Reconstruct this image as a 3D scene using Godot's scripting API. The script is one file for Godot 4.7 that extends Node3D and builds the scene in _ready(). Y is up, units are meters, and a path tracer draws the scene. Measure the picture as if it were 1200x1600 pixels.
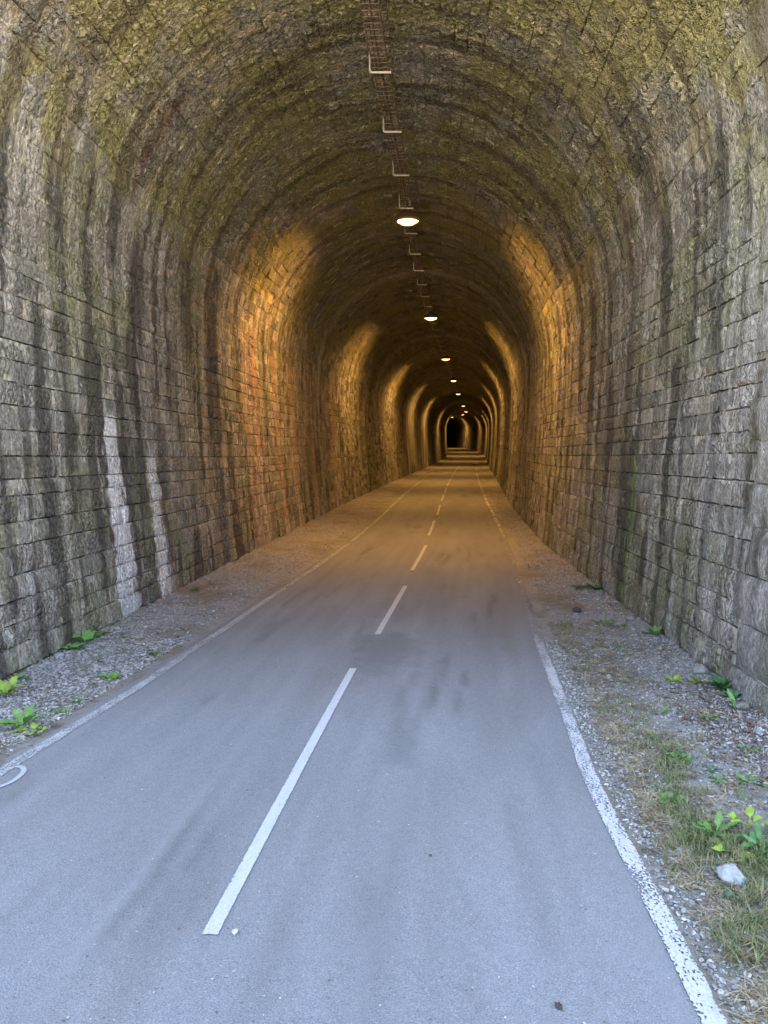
extends Node3D
# A stone-lined railway tunnel, now a greenway: lengths along the tunnel are "s" (metres ahead of the camera, -z),
# heights up the lining are "v" (metres of arc from the foot of a side wall to the crown).

const HALF_BASE := 2.45      # half width of the tunnel at the ground
const HALF_MAX := 2.62       # half width at the springing
const SPRING := 3.42         # height of the springing
const CROWN_V := 3.42 + 2.62 * PI / 2.0
const LEDGE := 4.3           # where the side walls end and the vault begins
const PORTAL_S := 4.45
const STONE_END := 42.0
const TUNNEL_END := 178.0

var path_x := PackedFloat32Array()
var path_y := PackedFloat32Array()
var road_x := PackedFloat32Array()
var rng := RandomNumberGenerator.new()
var n_fine := FastNoiseLite.new()
var n_mid := FastNoiseLite.new()
var n_streak := FastNoiseLite.new()
var n_big := FastNoiseLite.new()
var n_chip := FastNoiseLite.new()
var mats := {}

func _ready() -> void:
	# ---------------------------------------------------------------- camera, sky, sun, exposure
	var camera := Camera3D.new()
	camera.name = "camera"
	camera.fov = 67.38
	camera.near = 0.05
	camera.far = 900.0
	camera.position = Vector3(0, 1.55, 0)
	camera.rotation_degrees = Vector3(-4.004, 0, 0)
	add_child(camera)
	camera.current = true
	var sky_material := ProceduralSkyMaterial.new()
	sky_material.sky_top_color = Color(0.60, 0.69, 0.845)
	sky_material.sky_horizon_color = Color(0.84, 0.89, 0.96)
	sky_material.sky_curve = 0.16
	sky_material.ground_horizon_color = Color(0.55, 0.56, 0.52)
	sky_material.ground_bottom_color = Color(0.35, 0.36, 0.3)
	sky_material.sky_energy_multiplier = 0.57
	var sky := Sky.new()
	sky.sky_material = sky_material
	var environment := Environment.new()
	environment.background_mode = Environment.BG_SKY
	environment.sky = sky
	environment.background_energy_multiplier = 1.0
	environment.tonemap_mode = Environment.TONE_MAPPER_LINEAR
	environment.tonemap_exposure = 22.0
	environment.sdfgi_enabled = true
	environment.ssao_enabled = true
	environment.ssil_enabled = true
	var world := WorldEnvironment.new()
	world.name = "world_environment"
	world.environment = environment
	add_child(world)
	var sun := DirectionalLight3D.new()
	sun.name = "sun"
	sun.light_color = Color(1.0, 0.94, 0.84)
	sun.light_energy = 1.6
	sun.light_angular_distance = 0.5
	sun.shadow_enabled = true
	add_child(sun)
	sun.look_at_from_position(Vector3.ZERO, Vector3(-0.16, -0.88, 0.45), Vector3.UP)

	setup_noise()
	setup_path()
	setup_materials()
	print("stage materials ", Time.get_ticks_msec())
	# ---------------------------------------------------------------- large structure
	build_terrain()
	build_road()
	build_shoulders()
	print("stage ground ", Time.get_ticks_msec())
	build_wall(-1)
	build_wall(1)
	build_vault()
	build_portal()
	print("stage lining ", Time.get_ticks_msec())
	# ---------------------------------------------------------------- objects
	build_tray()
	build_lamps()
	build_rocks()
	build_weeds()
	# ---------------------------------------------------------------- small details
	build_markings()
	build_gravel()
	build_grass()
	build_litter()
	print("stage all ", Time.get_ticks_msec())

# ==================================================================== basics

func setup_noise() -> void:
	rng.seed = 4711
	for k in 4:
		var n: FastNoiseLite = [n_fine, n_mid, n_streak, n_big][k]
		n.seed = 11 + k * 17
		n.frequency = 1.0
		n.noise_type = FastNoiseLite.TYPE_SIMPLEX_SMOOTH
		n.fractal_type = FastNoiseLite.FRACTAL_NONE
	n_chip.seed = 77
	n_chip.frequency = 1.0
	n_chip.noise_type = FastNoiseLite.TYPE_CELLULAR
	n_chip.cellular_return_type = FastNoiseLite.RETURN_CELL_VALUE
	n_mid.fractal_type = FastNoiseLite.FRACTAL_FBM
	n_mid.fractal_octaves = 3
	n_streak.fractal_type = FastNoiseLite.FRACTAL_FBM
	n_streak.fractal_octaves = 3
	n_big.fractal_type = FastNoiseLite.FRACTAL_FBM
	n_big.fractal_octaves = 4

func spline(xs: Array, ys: Array, x: float) -> float:
	var n := xs.size()
	var i := 0
	while i < n - 2 and x > xs[i + 1]:
		i += 1
	var m := []
	for j in [i, i + 1]:
		if j == 0:
			m.append((ys[1] - ys[0]) / (xs[1] - xs[0]))
		elif j == n - 1:
			m.append((ys[n - 1] - ys[n - 2]) / (xs[n - 1] - xs[n - 2]))
		else:
			m.append((ys[j + 1] - ys[j - 1]) / (xs[j + 1] - xs[j - 1]))
	var h: float = xs[i + 1] - xs[i]
	var t := clampf((x - xs[i]) / h, 0.0, 1.0)
	var t2 := t * t
	var t3 := t2 * t
	return (2 * t3 - 3 * t2 + 1) * ys[i] + (t3 - 2 * t2 + t) * h * m[0] + (-2 * t3 + 3 * t2) * ys[i + 1] + (t3 - t2) * h * m[1]

func setup_path() -> void:
	var ss := [-60.0, 0.0, 5.4, 9.6, 13.6, 20.2, 24.0, 35.8, 47.8, 60.0, 79.0, 98.7, 118.0, 140.0, 180.0]
	var tx := [-3.6, -0.44, -0.13, 0.13, 0.40, 1.02, 1.44, 2.85, 4.3, 5.76, 8.1, 10.5, 12.0, 12.4, 9.5]
	var ty := [0.0, 0.0, 0.0, 0.0, 0.02, 0.12, 0.2, 0.42, 0.62, 0.82, 1.22, 1.8, 2.5, 3.3, 4.8]
	var rx := [-6.5, -0.78, -0.22, 0.29, 0.77, 1.45, 1.8, 3.03, 4.36, 5.76, 8.1, 10.5, 12.0, 12.4, 9.5]
	for k in 1202:
		var s := -60.0 + k * 0.2
		path_x.append(spline(ss, tx, s))
		path_y.append(spline(ss, ty, s))
		road_x.append(spline(ss, rx, s))

func look(table: PackedFloat32Array, s: float) -> float:
	var f := clampf((s + 60.0) * 5.0, 0.0, 1199.999)
	var i := int(f)
	return lerpf(table[i], table[i + 1], f - i)

func cx(s: float) -> float:
	return look(path_x, s)

func cy(s: float) -> float:
	return look(path_y, s)

func cr(s: float) -> float:
	return look(road_x, s)

func lining(side: int, s: float, v: float, d: float) -> Vector3:
	# a point on the lining, d metres towards the inside of the tunnel; past s = 10.9 the wall on -x was relined
	if side < 0 and s > 10.9 and v < 4.32: d += 0.022
	var x: float
	var y: float
	if v < SPRING:
		var w := 1.0 - v / SPRING
		x = HALF_BASE + (HALF_MAX - HALF_BASE) * (1.0 - w * w) - d
		y = v
	else:
		var a := (v - SPRING) / HALF_MAX
		x = (HALF_MAX - d) * cos(a)
		y = SPRING + (HALF_MAX - d) * sin(a)
	return Vector3(cx(s) + side * x, cy(s) + y, -s)

func inward(side: int, v: float) -> Vector3:
	if v < SPRING:
		return Vector3(-side, 0, 0)
	var a := (v - SPRING) / HALF_MAX
	return Vector3(-side * cos(a), -sin(a), 0)

func project(p: Vector3) -> Vector2:
	# photograph pixel of a point: only used to tell which stones are in view
	var c := cos(0.0699)
	var sn := sin(0.0699)
	var y := p.y - 1.55
	var z := -p.z
	var zc := z * c - y * sn
	return Vector2(600.0 + 1200.0 * p.x / zc, 800.0 - 1200.0 * (y * c + z * sn) / zc)

func ground_at(px: float, py: float) -> Vector3:
	# where the ray through a photograph pixel meets the ground
	var c := cos(0.0699)
	var sn := sin(0.0699)
	var dy := (800.0 - py) / 1200.0
	var d := Vector3((px - 600.0) / 1200.0, dy * c - sn, -(c + dy * sn))
	var t := -1.55 / d.y
	var p := Vector3(0, 1.55, 0) + d * t
	if -p.z > PORTAL_S:
		p.x = clampf(p.x, cx(-p.z) - HALF_BASE + 0.08, cx(-p.z) + HALF_BASE - 0.08)
	p.y = ground_height(p.x, -p.z)
	return p

func tag(o: Node, label: String, category: String, group := "", kind := "") -> void:
	if label: o.set_meta("label", label)
	if category: o.set_meta("category", category)
	if group: o.set_meta("group", group)
	if kind: o.set_meta("kind", kind)

func part(called: String, mesh: Mesh, material: Material, parent: Node, at := Vector3.ZERO) -> MeshInstance3D:
	var o := MeshInstance3D.new()
	o.name = called
	o.mesh = mesh
	o.material_override = material
	o.position = at
	parent.add_child(o, true)
	return o

func empty(called: String, at: Vector3, turn := 0.0) -> Node3D:
	var o := Node3D.new()
	o.name = called
	o.position = at
	o.rotation.y = turn
	add_child(o, true)
	return o

class Batch:
	var p := PackedVector3Array()
	var n := PackedVector3Array()
	var c := PackedColorArray()
	var u := PackedVector2Array()
	var i := PackedInt32Array()
	func mesh() -> ArrayMesh:
		var a := []
		a.resize(Mesh.ARRAY_MAX)
		a[Mesh.ARRAY_VERTEX] = p
		a[Mesh.ARRAY_NORMAL] = n
		if c.size() == p.size(): a[Mesh.ARRAY_COLOR] = c
		if u.size() == p.size(): a[Mesh.ARRAY_TEX_UV] = u
		a[Mesh.ARRAY_INDEX] = i
		var m := ArrayMesh.new()
		m.add_surface_from_arrays(Mesh.PRIMITIVE_TRIANGLES, a)
		return m
	func moved(by: Vector3) -> void:
		for k in p.size():
			p[k] += by
	func quad(a: Vector3, b: Vector3, cc: Vector3, d: Vector3, col: Color) -> void:
		# a, b, cc, d anticlockwise as seen from the front
		var k := p.size()
		var nn := (b - a).cross(d - a).normalized()
		for q in [a, b, cc, d]:
			p.append(q)
			n.append(nn)
			c.append(col)
		i.append_array([k, k + 2, k + 1, k, k + 3, k + 2])
	func tri(a: Vector3, b: Vector3, cc: Vector3, col: Color) -> void:
		var k := p.size()
		var nn := (b - a).cross(cc - a).normalized()
		for q in [a, b, cc]:
			p.append(q)
			n.append(nn)
			c.append(col)
		i.append_array([k, k + 2, k + 1])
	func grid(pts: Array, w: int, h: int, flip: bool) -> void:
		# pts: w*h positions row by row; appends smooth normals and faces
		var k := p.size()
		for y in h:
			for x in w:
				var px: Vector3 = pts[y * w + mini(x + 1, w - 1)] - pts[y * w + maxi(x - 1, 0)]
				var py: Vector3 = pts[mini(y + 1, h - 1) * w + x] - pts[maxi(y - 1, 0) * w + x]
				var nn := px.cross(py)
				if flip: nn = -nn
				p.append(pts[y * w + x])
				n.append(nn.normalized())
		for y in h - 1:
			for x in w - 1:
				var a := k + y * w + x
				if flip:
					i.append_array([a, a + 1, a + w, a + 1, a + w + 1, a + w])
				else:
					i.append_array([a, a + w, a + 1, a + 1, a + w, a + w + 1])

func tube(b: Batch, pts: Array, radius: float, sides: int, col := Color.WHITE) -> void:
	# a swept round bar through pts with flat ends
	var k0 := b.p.size()
	var up := Vector3.UP
	for j in pts.size():
		var t: Vector3
		if j == 0: t = pts[1] - pts[0]
		elif j == pts.size() - 1: t = pts[j] - pts[j - 1]
		else: t = (pts[j + 1] - pts[j]).normalized() + (pts[j] - pts[j - 1]).normalized()
		t = t.normalized()
		var ref := up if absf(t.y) < 0.9 else Vector3.RIGHT
		var e1 := t.cross(ref).normalized()
		var e2 := t.cross(e1).normalized()
		for q in sides:
			var a := TAU * q / sides
			var dir := e1 * cos(a) + e2 * sin(a)
			b.p.append(pts[j] + dir * radius)
			b.n.append(dir)
			b.c.append(col)
	for j in pts.size() - 1:
		for q in sides:
			var a0 := k0 + j * sides + q
			var a1 := k0 + j * sides + (q + 1) % sides
			b.i.append_array([a0, a0 + sides, a1, a1, a0 + sides, a1 + sides])
	for e in 2:
		var base := k0 + (pts.size() - 1) * sides * e
		for q in range(1, sides - 1):
			if e == 0: b.i.append_array([base, base + q, base + q + 1])
			else: b.i.append_array([base, base + q + 1, base + q])

func lathe(b: Batch, outline: Array, sides: int, at := Vector3.ZERO) -> void:
	# outline: [radius, height] pairs turned round the y axis
	var pts := []
	for o in outline:
		for q in sides + 1:
			var a := TAU * q / sides
			pts.append(at + Vector3(cos(a) * o[0], o[1], sin(a) * o[0]))
	b.grid(pts, sides + 1, outline.size(), true)

func smooth_to(a: float, b: float, x: float) -> float:
	return smoothstep(a, b, x)

# ==================================================================== materials

func noise_image(size: int, seed_: int, freq: float, kind: int, octaves: int) -> PackedByteArray:
	var n := FastNoiseLite.new()
	n.seed = seed_
	n.frequency = freq
	n.noise_type = kind
	n.fractal_type = FastNoiseLite.FRACTAL_FBM if octaves > 1 else FastNoiseLite.FRACTAL_NONE
	n.fractal_octaves = octaves
	n.cellular_return_type = FastNoiseLite.RETURN_DISTANCE
	var im := n.get_seamless_image(size, size, false, false, 0.12)
	im.convert(Image.FORMAT_L8)
	return im.get_data()

func gray_texture(data: PackedByteArray, size: int) -> ImageTexture:
	return ImageTexture.create_from_image(Image.create_from_data(size, size, false, Image.FORMAT_L8, data))

func standard(called: String, rough := 0.9) -> StandardMaterial3D:
	var m := StandardMaterial3D.new()
	m.resource_name = called
	m.roughness = rough
	m.metallic_specular = 0.3
	mats[called] = m
	return m

func setup_materials() -> void:
	var size := 768
	var a := noise_image(size, 5, 0.022, FastNoiseLite.TYPE_SIMPLEX_SMOOTH, 4)
	var b := noise_image(size, 8, 0.07, FastNoiseLite.TYPE_SIMPLEX_SMOOTH, 3)
	var c := noise_image(size, 21, 0.035, FastNoiseLite.TYPE_PERLIN, 5)
	var cells := noise_image(size, 44, 0.03, FastNoiseLite.TYPE_CELLULAR, 1)
	var relief := PackedByteArray()      # split rock: broken beds standing on edge
	var chips := PackedByteArray()       # hammered rock: pits and chips
	var grain := PackedByteArray()
	relief.resize(size * size)
	chips.resize(size * size)
	grain.resize(size * size)
	for k in size * size:
		var x := (k % size) / float(size)
		var na := a[k] / 255.0
		var nb := b[k] / 255.0
		var nc := c[k] / 255.0
		var f := fposmod(x * 11.0 + (na - 0.5) * 3.6 + (nc - 0.5) * 2.2, 1.0)
		var h := (1.0 - f) * (0.25 + 0.75 * smoothstep(0.25, 0.7, nc)) * 0.62 + 0.22 * nb + 0.16 * na
		relief[k] = int(clampf(h, 0.0, 1.0) * 255.0)
		var pit := smoothstep(0.25, 0.6, cells[k] / 255.0)
		chips[k] = int(clampf(0.42 * pit + 0.36 * nc + 0.22 * nb, 0.0, 1.0) * 255.0)
		var g := 0.76 + 0.50 * (nc - 0.5) + 0.34 * (nb - 0.5)
		grain[k] = int(clampf(g, 0.25, 1.0) * 255.0)
	var relief_texture := gray_texture(relief, size)
	var chips_texture := gray_texture(chips, size)
	var grain_texture := gray_texture(grain, size)
	for spec in [["stone", 2.6, relief_texture], ["chipped_stone", 3.2, chips_texture], ["dressed_stone", 0.7, chips_texture], ["vault_stone", 4.4, relief_texture], ["mortar", 1.0, chips_texture]]:
		var m := standard(spec[0], 0.92)
		m.vertex_color_use_as_albedo = true
		m.albedo_texture = grain_texture
		m.heightmap_enabled = true
		m.heightmap_texture = spec[2]
		m.heightmap_scale = spec[1]
	# asphalt: packed aggregate of many greys
	var fine := noise_image(size, 31, 0.42, FastNoiseLite.TYPE_VALUE, 1)
	var cell := noise_image(size, 33, 0.16, FastNoiseLite.TYPE_CELLULAR, 1)
	var broad := noise_image(size, 35, 0.02, FastNoiseLite.TYPE_SIMPLEX_SMOOTH, 4)
	var tar := PackedByteArray()
	var bumps := PackedByteArray()
	tar.resize(size * size)
	bumps.resize(size * size)
	for k in size * size:
		var g := 0.84 + 0.18 * (fine[k] / 255.0 - 0.5) + 0.09 * (cell[k] / 255.0 - 0.5) + 0.04 * (broad[k] / 255.0 - 0.5)
		if fine[k] > 236: g += 0.12
		if fine[k] < 16: g -= 0.2
		tar[k] = int(clampf(g, 0.2, 1.0) * 255.0)
		bumps[k] = int(clampf(0.5 * cell[k] / 255.0 + 0.5 * fine[k] / 255.0, 0.0, 1.0) * 255.0)
	var m2 := standard("asphalt", 0.8)
	m2.vertex_color_use_as_albedo = true
	m2.albedo_texture = gray_texture(tar, size)
	m2.heightmap_enabled = true
	m2.heightmap_texture = gray_texture(bumps, size)
	m2.heightmap_scale = 0.35
	var m3 := standard("soil", 0.95)
	m3.vertex_color_use_as_albedo = true
	m3.albedo_texture = m2.albedo_texture
	m3.heightmap_enabled = true
	m3.heightmap_texture = chips_texture
	m3.heightmap_scale = 0.6
	var m4 := standard("paint", 0.7)
	m4.vertex_color_use_as_albedo = true
	var m5 := standard("pebble", 0.9)
	m5.vertex_color_use_as_albedo = true
	var m6 := standard("leaf", 0.6)
	m6.vertex_color_use_as_albedo = true
	m6.backlight_enabled = true
	m6.backlight = Color(0.35, 0.4, 0.2)
	m6.cull_mode = BaseMaterial3D.CULL_DISABLED
	var m7 := standard("dry", 0.9)
	m7.vertex_color_use_as_albedo = true
	m7.cull_mode = BaseMaterial3D.CULL_DISABLED
	var m8 := standard("galvanised", 0.5)
	m8.albedo_color = Color(0.74, 0.71, 0.65)
	m8.metallic = 0.15
	var m9 := standard("rust", 0.8)
	m9.albedo_color = Color(0.47, 0.40, 0.34)
	m9.metallic = 0.1
	var m10 := standard("lamp_paint", 0.55)
	m10.albedo_color = Color(0.40, 0.33, 0.26)
	var m11 := standard("cable_sheath", 0.6)
	m11.albedo_color = Color(0.30, 0.25, 0.21)
	var m12 := standard("lamp_glow", 0.3)
	m12.albedo_color = Color(0.95, 0.9, 0.8)
	m12.emission_enabled = true
	m12.emission = Color(1.0, 0.82, 0.55)
	m12.emission_energy_multiplier = 0.16
	var m13 := standard("hill_grass", 0.95)
	m13.vertex_color_use_as_albedo = true

# ==================================================================== ground, road, shoulders

func ground_height(x: float, s: float) -> float:
	# shoulder surface beside the road
	var e := absf(x - cr(s)) - 1.5
	var rise := 0.05 * clampf(e / 0.9, 0.0, 1.0)
	var rough := 0.022 * n_mid.get_noise_2d(x * 1.6, s * 1.6) + 0.012 * n_fine.get_noise_2d(x * 7.0, s * 7.0)
	return cy(s) - 0.012 + rise + rough * smoothstep(-0.1, 0.35, e)

func build_terrain() -> void:
	# outside ground, one sheet to the horizon
	var b := Batch.new()
	var pts := []
	var xs := []
	for k in 41:
		var t := (k - 20) / 20.0
		xs.append(signf(t) * pow(absf(t), 2.4) * 420.0)
	var zs := []
	for k in 41:
		var t := (k - 20) / 20.0
		zs.append(signf(t) * pow(absf(t), 2.4) * 420.0)
	for z in zs:
		for x in xs:
			pts.append(Vector3(x, -0.12, z))
			var q := 0.5 + 0.5 * n_big.get_noise_2d(x * 0.05, z * 0.05)
			b.c.append(Color(0.38, 0.345, 0.265).lerp(Color(0.48, 0.44, 0.36), q))  # unseen surface, toned pale to bounce sunlight up into the vault
	b.grid(pts, 41, 41, false)
	var g := part("ground", b.mesh(), mats.hill_grass, self)
	tag(g, "unseen ground outside the tunnel mouth, coloured pale to bounce sunlight inside", "ground", "", "structure")
	# the hill the tunnel runs through
	var h := Batch.new()
	pts = []
	var w := 49
	var l := 40
	for j in l:
		var s: float = PORTAL_S + 0.55 + pow(j / float(l - 1), 1.6) * 215.0
		for i in w:
			var t := (i - 24) / 24.0
			var x: float = signf(t) * pow(absf(t), 1.7) * 150.0
			var y: float = 7.05 + (s - PORTAL_S) * 0.62 - pow(maxf(0.0, absf(x) - 8.0), 1.15) * 0.12
			y += 1.2 * n_big.get_noise_2d(x * 0.06, s * 0.06) * smoothstep(5.0, 16.0, s)
			if j == 0:
				y = minf(y, 6.95)
			if s > 170.0: y = lerpf(y, -1.0, (s - 170.0) / 50.0)
			if i == 0 or i == w - 1: y = -0.5
			pts.append(Vector3(x, y, -s))
			h.c.append(Color(0.06, 0.08, 0.03).lerp(Color(0.13, 0.13, 0.06), 0.5 + 0.5 * n_mid.get_noise_2d(x, s)))
	h.grid(pts, w, l, true)
	var hill := part("hill", h.mesh(), mats.hill_grass, self)
	tag(hill, "grassy hillside above the tunnel mouth", "hill", "", "structure")

func road_tone(lat: float, s: float) -> Color:
	# worn grey asphalt: dusty pale areas, tyre streaks, damp stains with ragged outlines
	var q := n_mid.get_noise_2d(lat * 1.3, s * 0.35)
	var f := n_fine.get_noise_2d(lat * 6.0, s * 0.7)
	var k := 1.0 + 0.10 * q + 0.05 * f
	# stain by the gap between the first two dashes
	var d := Vector2((lat - 0.18) / 0.30, (s - 6.1) / 0.75).length() + 0.5 * n_mid.get_noise_2d(lat * 4.0, s * 2.2)
	k *= 1.0 - 0.20 * (1.0 - smoothstep(0.45, 1.05, d))
	var streak := n_streak.get_noise_2d(lat * 5.0 + 9.0, s * 0.22)
	k *= 1.0 - 0.20 * smoothstep(0.16, 0.5, streak) * smoothstep(-0.1, 0.3, n_big.get_noise_2d(lat * 0.9, s * 0.5))
	# skid marks left by bicycle tyres
	for t in [[0.62, 5.3, 0.028, 0.9], [0.78, 5.0, 0.02, 0.6], [1.05, 8.1, 0.03, 0.9], [0.42, 11.6, 0.03, 0.8], [-0.95, 12.6, 0.05, 0.7], [0.30, 11.9, 0.025, 0.6]]:
		var g: float = exp(-pow((lat - t[0] - 0.06 * (s - t[1])) / t[2], 2.0)) * (1.0 - smoothstep(t[3] * 0.5, t[3], absf(s - t[1])))
		k *= 1.0 - 0.30 * g
	k *= 1.0 + 0.10 * n_streak.get_noise_2d(lat * 8.0 + 50.0, s * 0.16)
	var c := Color(0.325, 0.325, 0.325) * k
	# brown leaf dust trodden in here and there
	var dust := smoothstep(0.12, 0.5, n_big.get_noise_2d(lat * 0.8 + 3.0, s * 0.12)) * 0.3
	c = c.lerp(Color(0.235, 0.205, 0.172) * k, dust)
	c.a = 1.0
	return c

func build_road() -> void:
	var b := Batch.new()
	for seg in [[-14.0, 1.5, 20, 16], [1.5, 14.0, 250, 60], [14.0, 30.0, 110, 36], [30.0, 176.0, 120, 14]]:
		var pts := []
		var w: int = seg[3] + 1
		var h: int = seg[2] + 1
		for j in h:
			var s: float = lerpf(seg[0], seg[1], j / float(seg[2]))
			var el := edge_at(s, -1)
			var er := edge_at(s, 1)
			for i in w:
				var t := i / float(seg[3])
				var lat := lerpf(el, er, t)
				pts.append(Vector3(cr(s) + lat, cy(s) + 0.012 - road_drop(s, lat), -s))
				b.c.append(road_tone(lat, s))
				b.u.append(Vector2(lat / 0.9, s / 0.9))
		b.grid(pts, w, h, true)
	var road := part("road", b.mesh(), mats.asphalt, self)
	tag(road, "worn grey asphalt cycle path running through the tunnel", "road", "", "structure")

func soil_tone(x: float, s: float, side: int) -> Color:
	var q := n_mid.get_noise_2d(x * 2.0, s * 2.0)
	var g := n_big.get_noise_2d(x * 0.9 + 20.0, s * 0.9)
	var c := Color(0.36, 0.35, 0.325).lerp(Color(0.27, 0.245, 0.205), smoothstep(-0.05, 0.45, g + 0.3 * q))
	# strip of dry grass and earth along the asphalt
	var e := absf(x - cr(s)) - 1.55
	var strip := (1.0 - smoothstep(0.25, 0.6, e + 0.25 * q)) * (1.0 - smoothstep(4.5, 7.0, s))
	if side > 0: c = c.lerp(Color(0.28, 0.25, 0.185), 0.65 * strip)
	else: c = c.lerp(Color(0.27, 0.235, 0.185), 0.5 * strip)
	# leaf litter at the foot of the wall by the mouth
	if side > 0:
		var litter := smoothstep(0.45, 0.75, e + 0.2 * q) * (1.0 - smoothstep(4.4, 5.3, s))
		c = c.lerp(Color(0.14, 0.095, 0.07), 0.7 * litter)
	return c * (1.0 + 0.15 * n_fine.get_noise_2d(x * 9.0, s * 9.0))

func build_shoulders() -> void:
	for side: int in [-1, 1]:
		var b := Batch.new()
		for seg in [[-14.0, 1.5, 40, 10, 4.0], [1.5, 12.0, 210, 64, 0.0], [12.0, 32.0, 120, 16, 0.0], [32.0, 176.0, 100, 6, 0.0]]:
			var pts := []
			var w: int = seg[3] + 1
			for j in seg[2] + 1:
				var s: float = lerpf(seg[0], seg[1], j / float(seg[2]))
				var x0: float = cr(s) + side * 1.42
				var wall: float = cx(s) + side * (HALF_BASE + 0.12)
				if s < PORTAL_S: wall = cx(s) + side * (HALF_BASE + 0.12 + (PORTAL_S - s) * 0.9)
				for i in w:
					var x := lerpf(x0, wall, i / float(seg[3]))
					var y := ground_height(x, s)
					if i == 0: y = cy(s) - 0.045
					pts.append(Vector3(x, y, -s))
					b.c.append(soil_tone(x, s, side))
					b.u.append(Vector2(x / 1.1, s / 1.1))
			b.grid(pts, w, seg[2] + 1, side > 0)
		var o := part("path_verge", b.mesh(), mats.soil, self)
		if side < 0: tag(o, "grey gravel verge between the asphalt and the white-streaked wall", "verge", "", "structure")
		else: tag(o, "gravel and earth verge with dry grass by the worn edge line", "verge", "", "structure")

# ==================================================================== the lining

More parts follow.
